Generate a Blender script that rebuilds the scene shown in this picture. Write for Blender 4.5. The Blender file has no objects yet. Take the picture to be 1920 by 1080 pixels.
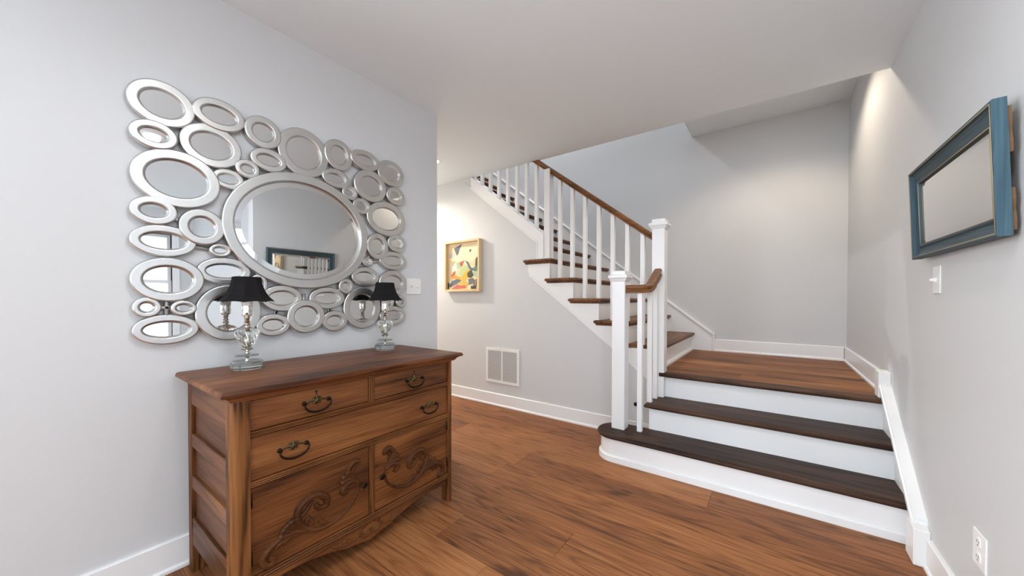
import bpy, bmesh, math, random
from mathutils import Vector, Matrix
random.seed(7)
S = bpy.context.scene
COL = S.collection
PI = math.pi

# ------------------------------------------------------------------ camera
H = 1.12118
L, D1, C, RX, D2 = -1.9933, 2.9174, 2.4402, 0.5341, 4.3501     # left wall, under-stair wall, ceiling, right wall, landing wall
ZL = 0.55824; ZR = ZL / 3; HB = 0.126; DC = 2.9459
YAW, PITCH, ROLL, FPX, CYP = 0.62991, 0.01149, -0.00132, 671.628, 565.979
cam_data = bpy.data.cameras.new('camera'); cam = bpy.data.objects.new('camera', cam_data); COL.objects.link(cam)
fwd = Vector((-math.sin(YAW) * math.cos(PITCH), math.cos(YAW) * math.cos(PITCH), -math.sin(PITCH)))
r0 = Vector((math.cos(YAW), math.sin(YAW), 0)); d0 = fwd.cross(r0)
rr = math.cos(ROLL) * r0 + math.sin(ROLL) * d0; dd = math.cos(ROLL) * d0 - math.sin(ROLL) * r0
m3 = Matrix((rr, -dd, -fwd)).transposed()
cam.matrix_world = Matrix.Translation((0, 0, H)) @ m3.to_4x4()
cam_data.sensor_width = 36; cam_data.lens = FPX / 1920 * 36
cam_data.shift_y = (CYP - 540) / 1920
cam_data.clip_start = 0.05
S.camera = cam
# ------------------------------------------------------------------ view, world, lights
S.view_settings.view_transform = 'Standard'; S.view_settings.look = 'None'
S.view_settings.gamma = 1; S.view_settings.use_curve_mapping = False
S.view_settings.exposure = 0.42
w = bpy.data.worlds.new('sky'); S.world = w; w.use_nodes = True
w.node_tree.nodes['Background'].inputs[0].default_value = (0.80, 0.88, 1.0, 1)
w.node_tree.nodes['Background'].inputs[1].default_value = 1.5

def area(name, loc, size, power, color, aim):
    d = bpy.data.lights.new(name, 'AREA'); d.shape = 'RECTANGLE'; d.size, d.size_y = size
    d.energy = power; d.color = color
    o = bpy.data.objects.new(name, d); COL.objects.link(o); o.location = loc
    o.rotation_euler = Vector(aim).to_track_quat('-Z', 'Y').to_euler()
    return o
DAY = (0.86, 0.94, 1.0)
WIN_E = [(0.32, 1.37), (-1.25, -0.20), (-2.75, -1.70)]           # far side wall bays: first shows in the oval mirrors, others added for light (y ranges), x = 3.5
ADDED_WIN_S = [(0.15, 1.45), (1.95, 3.05)]              # unseen window bays added for light behind the camera (x ranges), y = -3
ADDED_WIN_W = [(-2.75, -1.80), (-1.50, -0.55)]                                 # unseen window bays added for light, left wall behind the camera (y ranges)
WZ0, WZ1 = 0.45, 2.08
for a, b in WIN_E:
    area('window_daylight', (3.63, (a + b) / 2, (WZ0 + WZ1) / 2), (b - a, WZ1 - WZ0), 5, DAY, (-1, 0, 0))  # light at the mirrored bay and at the added ones
for a, b in ADDED_WIN_S:
    area('window_daylight', ((a + b) / 2, -3.13, (WZ0 + WZ1) / 2), (b - a, WZ1 - WZ0), 30, DAY, (0, 1, 0))  # light for the added bays at the rear
for a, b in ADDED_WIN_W:
    area('window_daylight', (L - .13, (a + b) / 2, (WZ0 + WZ1) / 2), (b - a, WZ1 - WZ0), 74, DAY, (1, 0, 0))  # strong light from the added left-wall bays, brightens right wall and ceiling

# ------------------------------------------------------------------ materials
MATS = {}
def mat(name, rgb, rough=0.5, metal=0.0, **kw):
    if name in MATS: return MATS[name]
    m = bpy.data.materials.new(name); m.use_nodes = True
    b = m.node_tree.nodes['Principled BSDF']
    b.inputs['Base Color'].default_value = (*rgb, 1); b.inputs['Roughness'].default_value = rough
    b.inputs['Metallic'].default_value = metal
    for k, v in kw.items(): b.inputs[k.replace('_', ' ')].default_value = v
    MATS[name] = m
    return m
def srgb(r, g, b):
    f = lambda c: (c / 255) / 12.92 if c / 255 <= .04045 else ((c / 255 + .055) / 1.055) ** 2.4
    return (f(r), f(g), f(b))
def bumpy(m, scale, strength, dist=0.002, stretch=(1, 1, 1)):
    nt = m.node_tree; N = nt.nodes; b = N['Principled BSDF']
    tc = N.new('ShaderNodeTexCoord'); mp = N.new('ShaderNodeMapping'); mp.inputs['Scale'].default_value = stretch
    n = N.new('ShaderNodeTexNoise'); n.inputs['Scale'].default_value = scale; n.inputs['Detail'].default_value = 3
    bp = N.new('ShaderNodeBump'); bp.inputs['Strength'].default_value = strength; bp.inputs['Distance'].default_value = dist
    nt.links.new(tc.outputs['Object'], mp.inputs[0]); nt.links.new(mp.outputs[0], n.inputs['Vector'])
    nt.links.new(n.outputs[0], bp.inputs['Height']); nt.links.new(bp.outputs[0], b.inputs['Normal'])
    return m
def wood(name, axis, dark, mid, light, ring=46, rough=0.38, contrast=1.0, knots=0.0, across=7.0, vary=0.35, pore=0.5, spec=0.5, tonal=1.1, thin=2.2, along=.7):
    """oak: contour lines of a stretched noise give the cathedral figure, a finer one the pores; every object its own offset"""
    m = bpy.data.materials.new(name); m.use_nodes = True; nt = m.node_tree; N = nt.nodes; K = nt.links.new
    b = N['Principled BSDF']; b.inputs['Roughness'].default_value = rough; b.inputs['Specular IOR Level'].default_value = spec
    def math_(op, a, bb=None, c=None):
        n = N.new('ShaderNodeMath'); n.operation = op
        for i, v in enumerate((a, bb, c)):
            if v is None: continue
            if isinstance(v, (int, float)): n.inputs[i].default_value = v
            else: K(v, n.inputs[i])
        return n.outputs[0]
    tc = N.new('ShaderNodeTexCoord'); oi = N.new('ShaderNodeObjectInfo')
    off = N.new('ShaderNodeVectorMath'); off.operation = 'SCALE'; off.inputs[0].default_value = (17.3, 29.1, 11.7); K(oi.outputs['Random'], off.inputs['Scale'])
    add = N.new('ShaderNodeVectorMath'); add.operation = 'ADD'; K(tc.outputs['Object'], add.inputs[0]); K(off.outputs[0], add.inputs[1])
    def noise(al, ac, detail=2, scale=1.0, dist=0.0):
        sc = [ac, ac, ac]; sc[axis] = al
        mp = N.new('ShaderNodeMapping'); mp.inputs['Scale'].default_value = sc; K(add.outputs[0], mp.inputs[0])
        n = N.new('ShaderNodeTexNoise'); n.inputs['Scale'].default_value = scale; n.inputs['Detail'].default_value = detail; n.inputs['Distortion'].default_value = dist
        K(mp.outputs[0], n.inputs['Vector']); return n.outputs[0]
    big = noise(along, across, 1.5)
    fig = math_('SINE', math_('MULTIPLY', big, float(ring)))
    fig = math_('POWER', math_('MULTIPLY_ADD', fig, 0.5, 0.5), thin)
    jit = noise(9, 95, 2)
    fig = math_('MULTIPLY', fig, math_('MULTIPLY_ADD', jit, 1.2, -0.05))
    fine = noise(5, 190, 3)
    tone = noise(1.1, 5.5, 3, dist=0.4)
    t = math_('MULTIPLY_ADD', tone, tonal, .5 - .5 * tonal)
    t = math_('MULTIPLY_ADD', fig, -0.36 * contrast, t)
    t = math_('MULTIPLY_ADD', math_('SUBTRACT', fine, 0.5), pore, t)
    t = math_('ADD', t, math_('MULTIPLY', math_('SUBTRACT', oi.outputs['Random'], 0.5), vary))
    if knots:
        kn = noise(3.2, 7.5, 2); kn2 = math_('SMOOTH_MIN', math_('MULTIPLY', math_('SUBTRACT', kn, 0.66), 7.0), 1.0, 0.1)
        kn2 = math_('MAXIMUM', kn2, 0.0); t = math_('MULTIPLY_ADD', kn2, -knots, t)
    cr = N.new('ShaderNodeValToRGB'); e = cr.color_ramp
    e.elements[0].position = 0.10; e.elements[0].color = (*dark, 1); e.elements[1].position = 0.85; e.elements[1].color = (*light, 1)
    x = e.elements.new(0.47); x.color = (*mid, 1)
    K(t, cr.inputs[0]); K(cr.outputs[0], b.inputs['Base Color'])
    bp = N.new('ShaderNodeBump'); bp.inputs['Strength'].default_value = 0.25; bp.inputs['Distance'].default_value = 0.0012
    K(math_('MULTIPLY_ADD', fine, 0.7, math_('MULTIPLY', fig, -0.5)), bp.inputs['Height']); K(bp.outputs[0], b.inputs['Normal'])
    MATS[name] = m
    return m

PAINT = bumpy(mat('wall_paint', (0.65, 0.66, 0.67), 0.55), 260, 0.06)
CEILP = mat('ceiling_paint', (0.85, 0.92, 0.95), 0.7)
WHITE = mat('white_trim', (0.86, 0.865, 0.87), 0.32)
PLASTIC = mat('white_plastic', (0.86, 0.86, 0.85), 0.3)
DARKM = mat('dark_slot', (0.02, 0.02, 0.02), 0.6)
FLOORW = wood('floor_oak', 0, srgb(84, 51, 31), srgb(146, 93, 55), srgb(180, 124, 78), ring=70, rough=0.5, knots=0.4, across=7.0, vary=0.24, contrast=.8, tonal=.36, spec=.25, pore=.95, thin=3.5, along=.8)
LANDW = wood('landing_oak', 0, srgb(72, 42, 24), srgb(136, 86, 48), srgb(174, 120, 74), ring=30, rough=0.5, knots=0.1, across=9.0, vary=0.2, contrast=.8, spec=.2)
TREADX = wood('tread_oak_x', 0, srgb(30, 19, 13), srgb(70, 48, 36), srgb(104, 76, 58), ring=50, rough=0.5, across=7.0, vary=0.15, contrast=1.2, spec=.18)
TREADY = wood('tread_oak_y', 1, srgb(44, 26, 16), srgb(112, 74, 48), srgb(150, 106, 72), ring=44, rough=0.45, across=7.0, vary=0.15, spec=.25)
RAILW = wood('rail_oak', 0, srgb(56, 33, 17), srgb(124, 82, 46), srgb(160, 112, 68), ring=30, rough=0.38, across=14, vary=.1, contrast=.6, spec=.3)
DRESY = wood('dresser_oak_y', 1, srgb(52, 26, 10), srgb(108, 64, 31), srgb(142, 92, 50), ring=40, rough=0.45, across=5.0, vary=0.22, contrast=.8, spec=.3, pore=.8)
DRESX = wood('dresser_oak_x', 0, srgb(48, 26, 13), srgb(98, 60, 34), srgb(134, 88, 54), ring=36, rough=0.45, across=6.0, vary=0.22, contrast=.8, spec=.3, pore=.8)
DREST = wood('dresser_oak_top', 1, srgb(58, 29, 13), srgb(114, 67, 37), srgb(148, 97, 60), ring=50, rough=0.42, across=5.0, vary=0.1, contrast=1.0, spec=.22, pore=.8)
DRESZ = wood('dresser_oak_z', 2, srgb(44, 23, 9), srgb(114, 71, 35), srgb(152, 104, 58), ring=46, rough=0.5, across=14.0, vary=0.15, contrast=1.5, spec=.22, tonal=.6, thin=1.8, along=1.0)
CARVE = wood('carved_oak', 1, srgb(34, 17, 7), srgb(78, 44, 20), srgb(110, 68, 36), ring=20, rough=0.42, across=8, vary=.1, contrast=.4, spec=.22)
PALEW = wood('pale_frame_wood', 2, srgb(206, 176, 128), srgb(228, 202, 156), srgb(238, 216, 176), ring=14, rough=0.5, across=8, vary=.1, contrast=.4, spec=.3)
BLUEP = wood('blue_paint_wood', 1, srgb(42, 54, 60), srgb(66, 82, 88), srgb(90, 108, 114), ring=10, rough=0.55, across=30, vary=.0, contrast=.2, pore=.8, spec=.25)
BLUEV = wood('blue_paint_wood_v', 2, srgb(34, 50, 60), srgb(54, 80, 93), srgb(76, 104, 117), ring=10, rough=0.55, across=30, vary=.0, contrast=.2, pore=.8, spec=.25)
GOLDE = mat('worn_gold_edge', srgb(168, 148, 108), 0.45)
BROWNB = mat('brown_backing', srgb(104, 76, 46), 0.7)
SILVER = bumpy(mat('silver_leaf', (0.62, 0.615, 0.60), 0.33, 1.0), 45, 0.35, 0.0012)
BACKM = mat('support_metal', (0.5, 0.5, 0.49), 0.4, 0.6)
MIRROR = mat('mirror_glass', (0.69, 0.70, 0.70), 0.01, 1.0)
BRASS = mat('aged_brass', srgb(92, 80, 52), 0.35, 0.85)
BRONZE = mat('dark_bronze', srgb(42, 34, 26), 0.35, 0.8)
SILVERLAMP = mat('lamp_silver', (0.72, 0.70, 0.64), 0.12, 1.0)
GLASS = mat('clear_glass', (0.97, 1.0, 0.985), 0.03, 0.0, Transmission_Weight=1.0, IOR=1.5)
GLASSB = mat('cut_glass', (0.86, 0.94, 0.90), 0.06, 0.0, Transmission_Weight=0.85, IOR=1.5)
BLACKF = bumpy(mat('black_fabric', (0.009, 0.008, 0.009), 0.85, 0.0, Specular_IOR_Level=0.2), 400, 0.3)
LINING = mat('shade_lining', (0.75, 0.73, 0.68), 0.7)
CREAM = mat('candle_cover', (0.82, 0.82, 0.78), 0.4)
def pane_mat():
    m = bpy.data.materials.new('window_glass'); m.use_nodes = True; nt = m.node_tree; N = nt.nodes
    N.remove(N['Principled BSDF']); t = N.new('ShaderNodeBsdfTransparent'); g = N.new('ShaderNodeBsdfGlossy'); g.inputs['Roughness'].default_value = 0.02
    x = N.new('ShaderNodeMixShader'); x.inputs[0].default_value = 0.06
    nt.links.new(t.outputs[0], x.inputs[1]); nt.links.new(g.outputs[0], x.inputs[2]); nt.links.new(x.outputs[0], N['Material Output'].inputs[0])
    return m
WGLASS = pane_mat()
def lamp_mat():
    m = bpy.data.materials.new('downlight_lens'); m.use_nodes = True
    b = m.node_tree.nodes['Principled BSDF']; b.inputs['Emission Color'].default_value = (1, .9, .74, 1); b.inputs['Emission Strength'].default_value = 6
    return m
LENS = lamp_mat()

# ------------------------------------------------------------------ builders
class MB:
    def __init__(s): s.v = []; s.f = []; s.sm = []
    def add(s, vs, fs, smooth=False):
        n = len(s.v); s.v += [tuple(p) for p in vs]
        for f in fs: s.f.append(tuple(i + n for i in f)); s.sm.append(smooth)
        return s
    def box(s, x0, x1, y0, y1, z0, z1):
        x0, x1 = sorted((x0, x1)); y0, y1 = sorted((y0, y1)); z0, z1 = sorted((z0, z1))
        v = [(x, y, z) for x in (x0, x1) for y in (y0, y1) for z in (z0, z1)]
        return s.add(v, [(0, 1, 3, 2), (4, 6, 7, 5), (0, 4, 5, 1), (2, 3, 7, 6), (0, 2, 6, 4), (1, 5, 7, 3)])
    def prism(s, poly, axis, a, b, smooth_sides=False):
        """polygon (two remaining coords in x,y,z order) extruded along axis from a to b"""
        def P(p, t):
            q = list(p); q.insert(axis, t); return tuple(q)
        n = len(poly); v = [P(p, a) for p in poly] + [P(p, b) for p in poly]
        s.add(v, [tuple(range(n)), tuple(range(2 * n - 1, n - 1, -1))])
        k = len(s.v) - 2 * n
        for i in range(n):
            s.f.append((k + i, k + (i + 1) % n, k + n + (i + 1) % n, k + n + i)); s.sm.append(smooth_sides)
        return s
    def sweep(s, rings, close=False, caps=True, smooth=True):
        n = len(rings[0]); k = len(s.v)
        for r in rings: s.v += [tuple(p) for p in r]
        m = len(rings)
        for j in range(m if close else m - 1):
            a, b = k + j * n, k + ((j + 1) % m) * n
            for i in range(n):
                s.f.append((a + i, a + (i + 1) % n, b + (i + 1) % n, b + i)); s.sm.append(smooth)
        if caps and not close:
            s.f.append(tuple(range(k + n - 1, k - 1, -1))); s.sm.append(False)
            s.f.append(tuple(range(k + (m - 1) * n, k + m * n))); s.sm.append(False)
        return s
    def tube(s, pts, rad, n=8, flat=None, up=None):
        """round tube; flat=(axis vector, factor) squashes it along that axis"""
        pts = [Vector(p) for p in pts]; rings = []
        for i, p in enumerate(pts):
            t = (pts[min(i + 1, len(pts) - 1)] - pts[max(i - 1, 0)]).normalized()
            u = Vector(up) if up else (Vector((0, 0, 1)) if abs(t.z) < .9 else Vector((1, 0, 0)))
            a = t.cross(u).normalized(); b = a.cross(t).normalized()
            r = rad[i] if isinstance(rad, (list, tuple)) else rad
            fb = flat if flat else 1.0
            rings.append([p + a * math.cos(2 * PI * k / n) * r + b * math.sin(2 * PI * k / n) * r * fb for k in range(n)])
        return s.sweep(rings)
    def lathe(s, prof, c, n=24, fn=None, smooth=True, caps=True):
        rings = []
        for r, z in prof:
            rings.append([(c[0] + r * (fn(2 * PI * k / n, z) if fn else 1) * math.cos(2 * PI * k / n), c[1] + r * (fn(2 * PI * k / n, z) if fn else 1) * math.sin(2 * PI * k / n), c[2] + z) for k in range(n)])
        return s.sweep(rings, caps=caps, smooth=smooth)

def base_loc(p):
    v = Vector((0, 0, 0))
    while p: v += p.location; p = p.parent
    return v
def build(name, mb, m, parent=None, label=None, origin=None, bevel=0.0, seg=1):
    """one mesh object; vertices are given in room coordinates"""
    o0 = Vector(origin) if origin else base_loc(parent)
    me = bpy.data.meshes.new(name)
    me.from_pydata([tuple(Vector(p) - o0) for p in mb.v], [], mb.f)
    me.polygons.foreach_set('use_smooth', mb.sm)
    bm = bmesh.new(); bm.from_mesh(me); bmesh.ops.recalc_face_normals(bm, faces=bm.faces[:])
    if bevel:
        es = [e for e in bm.edges if e.is_manifold and e.calc_face_angle(0) > 0.5]
        bmesh.ops.bevel(bm, geom=es, offset=bevel, segments=seg, profile=.5, affect='EDGES', clamp_overlap=True)
    for e_ in bm.edges:
        if len(e_.link_faces) == 2 and e_.calc_face_angle(0) > 0.62: e_.smooth = False
    bm.to_mesh(me); bm.free()
    for mm in (m if isinstance(m, (list, tuple)) else [m]): me.materials.append(mm)
    o = bpy.data.objects.new(name, me); COL.objects.link(o)
    o.location = o0 - base_loc(parent)
    if parent: o.parent = parent
    if label: o['label'] = label
    return o
def thing(name, label, cat, loc=(0, 0, 0), group=None):
    o = bpy.data.objects.new(name, None); COL.objects.link(o); o.location = loc; o.empty_display_size = .1
    o['label'] = label; o['category'] = cat
    if group: o['group'] = group
    return o
def tag(o, label, cat, group=None):
    o['label'] = label; o['category'] = cat
    if group: o['group'] = group
    return o
def struct(name, mb, m, bevel=0.0, label=None, parent=None):
    o = build(name, mb, m, parent, bevel=bevel); o['kind'] = 'structure'
    if label: o['label'] = label
    return o
def spline(pts, n=6):
    """Catmull-Rom through points"""
    P = [Vector(p) for p in pts]; P = [2 * P[0] - P[1]] + P + [2 * P[-1] - P[-2]]; out = []
    for i in range(1, len(P) - 2):
        for k in range(n):
            t = k / n; a, b, c, d = P[i - 1], P[i], P[i + 1], P[i + 2]
            out.append(.5 * ((2 * b) + (c - a) * t + (2 * a - 5 * b + 4 * c - d) * t * t + (3 * b - a - 3 * c + d) * t ** 3))
    out.append(P[-2]); return out

# ------------------------------------------------------------------ structure: floor
XW, YS, XH = 3.5, -3.0, -5.0
b = MB().box(XH, XW, YS, D1 + .1, -.12, -.012)
floor = struct('floor', b, mat('subfloor', srgb(70, 44, 28), .8), label='wide-plank oak floor laid crosswise')
PW = 0.2015; y_edge = 0.94
row0 = int((YS - y_edge) / PW) - 1; row1 = int((D1 - y_edge) / PW) + 1
plank_mesh = {}
nfar = MB()
for r in range(row0, row1 + 1):
    ya, yb = y_edge + r * PW, y_edge + (r + 1) * PW
    ya = max(ya, YS); yb = min(yb, D1 - .002)
    if yb - ya < .02: continue
    x = XH - random.random() * 1.7
    if abs((ya + yb) / 2 - 2.25) < .1: x = -.277 - 1.9 * 3
    while x < XW:
        ln = 1.9
        xa, xb = max(x, XH), min(x + ln, XW); x += ln
        if xb - xa < .03: continue
        if yb < 0.0 or xa > RX + .3 or xb < -4.2:
            nfar.box(xa + .0004, xb - .0004, ya + .0004, yb - .0004, -.0115, 0); continue
        key = (round(xb - xa, 3), round(yb - ya, 3))
        if key not in plank_mesh:
            w_, l_ = (yb - ya) / 2 - .0004, (xb - xa) / 2 - .0004
            mb = MB(); c_ = .0012
            lo = [(-l_, -w_, -.0115), (l_, -w_, -.0115), (l_, w_, -.0115), (-l_, w_, -.0115)]
            md = [(-l_, -w_, -c_), (l_, -w_, -c_), (l_, w_, -c_), (-l_, w_, -c_)]
            tp = [(-l_ + c_, -w_ + c_, 0), (l_ - c_, -w_ + c_, 0), (l_ - c_, w_ - c_, 0), (-l_ + c_, w_ - c_, 0)]
            mb.sweep([lo, md, tp], smooth=False)
            me = bpy.data.meshes.new('plank'); me.from_pydata(mb.v, [], mb.f); me.materials.append(FLOORW); plank_mesh[key] = me
        o = bpy.data.objects.new('plank', plank_mesh[key]); COL.objects.link(o); o.parent = floor; o.location = ((xa + xb) / 2, (ya + yb) / 2, 0)
o = build('plank_field', nfar, FLOORW, floor); o['kind'] = 'stuff'

# ceiling slab, with the stairwell edge at y = DC
struct('ceiling', MB().box(XH, XW, YS, DC, C, 2.86), CEILP)
struct('ceiling_landing', MB().box(-.735, RX, DC, D2, 2.885, 5.0), CEILP)
struct('ceiling_stairwell', MB().box(XH, -.735, DC, D2, 5.0, 5.1), CEILP)
# walls

struct('wall_hall', MB().box(XH, L - .12, 1.68, 1.802, 0, C), PAINT)
struct('wall_hall_end', MB().box(XH - .1, XH, 1.68, D2, 0, 5.0), PAINT)
struct('wall_right', MB().box(RX, RX + .13, 1.455, D2 + .1, 0, 2.9), PAINT)
struct('wall_landing', MB().box(XH - .1, RX, D2, D2 + .1, 0, 5.0), PAINT)
struct('wall_stairwell', MB().box(XH, -.735, DC - .1, DC, 2.86, 5.0), PAINT)
struct('wall_side_room', MB().box(RX + .13, XW, 1.62, 1.75, 0, C), PAINT)
NS = ZR / .2425                                                    # slope of the upper flight
capz = lambda x: 1.729 - .779 * (x + 1.765)
notch = lambda x: ZL + NS * (-.715 - x)
xt = -1.765 - (C - 1.729) / .779
poly = [(XH, 0), (-.72, 0), (-.72, ZL - .03), (-1.70, notch(-1.70) - .03), (-1.765, notch(-1.765) - .03), (-1.765, capz(-1.765) - .035), (xt, C - .035), (xt, C), (XH, C)]
struct('wall_understairs', MB().prism(poly, 1, D1, D1 + .095), PAINT)
def holed(fixed_axis, lo, hi, z1, holes, a, bb):
    mb = MB(); e = [lo] + [v for h in holes for v in h] + [hi]
    def bx(u0, u1, z0, zz):
        if fixed_axis == 0: mb.box(a, bb, u0, u1, z0, zz)
        else: mb.box(u0, u1, a, bb, z0, zz)
    for i in range(0, len(e), 2): bx(e[i], e[i + 1], 0, z1)
    for h in holes: bx(h[0], h[1], 0, WZ0); bx(h[0], h[1], WZ1, z1)
    return mb
struct('wall_window_side', holed(0, YS, 1.75, C, sorted(WIN_E), XW, XW + .14), PAINT)
struct('wall_behind', holed(1, L - .12, XW + .14, C, sorted(ADDED_WIN_S), YS - .14, YS), PAINT)
struct('wall_left', holed(0, YS, 1.802, C, sorted(ADDED_WIN_W), L - .12, L), PAINT)
nwin = 0
def window(ax, u0, u1):
    global nwin; nwin += 1
    def bx(mb, ua, ub, d0_, d1_, z0, z1):
        if ax == 2: mb.box(L - d1_, L - d0_, ua, ub, z0, z1)
        elif ax == 0: mb.box(XW + d0_, XW + d1_, ua, ub, z0, z1)
        else: mb.box(ua, ub, YS - d1_, YS - d0_, z0, z1)
        return mb
    f = MB()
    bx(f, u0 - .08, u0, -.02, .12, WZ0 - .05, WZ1 + .09); bx(f, u1, u1 + .08, -.02, .12, WZ0 - .05, WZ1 + .09)
    bx(f, u0, u1, -.02, .12, WZ1, WZ1 + .09); bx(f, u0, u1, -.05, .12, WZ0 - .05, WZ0)
    w_ = struct('window_%d' % nwin, f, WHITE, label='white double-hung window frame')
    zm = 1.36
    for z0, z1, da in ((WZ0 + .001, zm + .02, .05), (zm - .02, WZ1 - .001, .085)):
        s_ = MB(); db = da + .032; ua, ub = u0 + .001, u1 - .001
        bx(s_, ua, ua + .04, da, db, z0, z1); bx(s_, ub - .04, ub, da, db, z0, z1); bx(s_, ua + .0405, ub - .0405, da, db, z0, z0 + .045); bx(s_, ua + .0405, ub - .0405, da, db, z1 - .045, z1)
        sh_ = build('sash', s_, WHITE, w_)
        build('pane', bx(MB(), ua + .041, ub - .041, da + .014, da + .018, z0 + .0455, z1 - .0455), WGLASS, sh_)
for a, bb in WIN_E: window(0, a, bb)  # only the first of these shows in the mirrors, the rest are added
for a, bb in ADDED_WIN_S: window(1, a, bb)  # added bays, out of view
for a, bb in ADDED_WIN_W: window(2, a, bb)  # added bays, out of view on the camera's left

# baseboards: flat board, eased top and a shoe strip
def board(name, ax, face, sgn, u0, u1, z0=0, h=HB, shoe=True):
    prof = [(0, 0), (.022, 0), (.022, .012), (.0145, .02), (.014, .028), (.014, h - .004), (.010, h), (0, h)]
    if not shoe: prof = [(0, 0), (.014, 0), (.014, h - .004), (.010, h), (0, h)]
    pl = [(face + sgn * d, z0 + z) for d, z in prof]
    mb = MB()
    if ax == 1: mb.prism(pl, 1, u0, u1)
    else: mb.prism(pl, 0, u0, u1)
    return struct(name, mb, WHITE)
board('baseboard_left', 1, L, 1, YS, 1.802)
board('baseboard_hall', 0, 1.802, 1, XH, L + .014)
board('baseboard_understairs', 0, D1, -1, XH, -.735)
board('baseboard_right', 1, RX, -1, 1.455, 2.2)
board('baseboard_side_room', 1, XW, -1, YS, 1.62)
board('baseboard_behind', 0, YS, 1, L, XW)

# ------------------------------------------------------------------ stairs
def nosed(x0, x1, y0, y1, z1, th, nose, r=None):
    """board with half-round nose on the sides listed: '-y', '+x', '-x'"""
    mb = MB(); k = th / 2; n = 7; rings = []
    for i in range(n):
        a = -PI / 2 + PI * i / (n - 1); off = k * (1 - math.cos(a)); z = z1 - k + k * math.sin(a)
        xa = x0 + (off if '-x' in nose else 0); xb = x1 - (off if '+x' in nose else 0); ya = y0 + (off if '-y' in nose else 0)
        rings.append([(xa, ya, z), (xb, ya, z), (xb, y1, z), (xa, y1, z)])
    return mb.sweep(rings, smooth=True)
TH = .029
SK = .511                                                          # face of the right-hand skirt board
lower = thing('stair_flight', 'short lower flight of dark oak treads and white risers, lowest step rounded', 'stairs', (-.1, 2.6, 0))
# step 1 with bullnose end
def bull(y0, y1, xe, ins, n=16):
    cy = (y0 + y1) / 2; r = (y1 - y0) / 2 - ins
    pts = [(SK, y0 + ins)] if True else []
    arc = [(xe + r + ins - (r) * math.sin(PI * i / n) - 0, cy - r * math.cos(PI * i / n)) for i in range(n + 1)]
    return [(SK, y0 + ins)] + arc + [(SK, y1 - ins)]
mb = MB(); rings = []; k = TH / 2
for i in range(7):
    a = -PI / 2 + PI * i / 6; off = k * (1 - math.cos(a)); z = ZR - k + k * math.sin(a)
    rings.append([(x, y, z) for x, y in bull(2.352, 2.655, -1.03, off)])
mb.sweep(rings, smooth=True); build('tread', mb, TREADX, lower)
mb = MB(); mb.prism(bull(2.352, 2.655, -1.03, .026), 2, 0, ZR - TH); build('riser', mb, WHITE, lower)
mb = MB(); rings = []
for d_, z in ((.012, .0005), (.012, .038), (.017, .044), (.031, .047)): rings.append([(x, y, z) for x, y in bull(2.352, 2.655, -1.03, d_)])
mb.sweep(rings, smooth=False); build('shoe_moulding', mb, WHITE, lower)
# step 2
XL2 = -.735
build('tread', nosed(XL2, SK, 2.592, 2.905, 2 * ZR, TH, ('-y', '-x')), TREADX, lower)
build('riser', MB().box(XL2 + .025, SK, 2.638, 2.66, ZR, 2 * ZR - TH), WHITE, lower)
# landing nosing belongs to the landing; riser 3
build('riser', MB().box(-.70, SK, 2.886, 2.91, 2 * ZR, ZL - TH), WHITE, lower)
build('side_panel', MB().box(XL2 + .025, XL2 + .04, 2.66, D1 + .002, 0, 2 * ZR - TH).box(-.712, -.70, 2.886, D1 + .002, 2 * ZR, ZL - TH), WHITE, lower)
for y, z in ((2.626, 2 * ZR - TH), (2.874, ZL - TH)):
    build('cove_moulding', MB().prism([(y, z), (y + .014, z), (y + .014, z - .014)], 0, XL2 + .03 if z < .4 else -.69, SK), TREADX, lower)

landing = thing('stair_landing', 'square oak plank landing at the turn of the stairs', 'landing', (-.1, 3.6, ZL))
build('nosing', nosed(-.69, .508, 2.822, 2.905, ZL, TH, ('-y',)), TREADX, landing)
build('deck', MB().box(-.72, RX - .002, 2.9052, D2, ZL - .06, ZL - .012), mat('subfloor', (0, 0, 0)), landing)
yy = 2.9056; lw = .105; i = 0
while yy < D2 - .002:
    ye = min(yy + lw, D2 - .002)
    cut = -.72 + .35 + random.random() * .5
    for xa, xb in ((-.7195, cut), (cut, RX - .022)):
        build('plank', MB().box(xa + .0003, xb - .0003, yy + .0003, ye - .0003, ZL - .0115, ZL), LANDW, landing, origin=((xa + xb) / 2, (yy + ye) / 2, ZL))
    yy = ye
board('baseboard_landing', 0, D2, -1, -.497, RX - .02, ZL)
board('baseboard_landing_right', 1, RX, -1, 2.93, D2, ZL)

# skirt of the lower flight on the right wall: board, sloped cap, plinth blocks
skirt = thing('stair_skirting', 'white skirting sloping up the right wall beside the lower steps', 'skirting', (RX, 2.5, 0))
zs = lambda y: .155 + (y - 2.225) * .765
build('skirt_board', MB().prism([(2.24, 0), (2.93, 0), (2.93, ZL + .10), (2.90, zs(2.90)), (2.24, zs(2.24))], 0, SK, RX), WHITE, skirt)
q = []
mb = MB()
prof = [(RX, -.052), (.497, -.052), (.492, -.040), (.486, -.036), (.486, -.012), (.492, -.008), (.494, 0), (RX, 0)]
rings = [[(x, y, zs(y) + d + .012) for x, d in prof] for y in (2.245, 2.892)]
mb.sweep(rings, smooth=False); build('skirt_cap', mb, WHITE, skirt)
build('plinth_block', MB().prism([(2.2, 0), (2.31, 0), (2.31, .15), (2.27, .168), (2.2, .155)], 0, .484, RX), WHITE, skirt, bevel=.004)
build('end_block', MB().box(.484, RX, 2.845, 2.94, ZL, ZL + .150), WHITE, skirt, bevel=.004)

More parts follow.
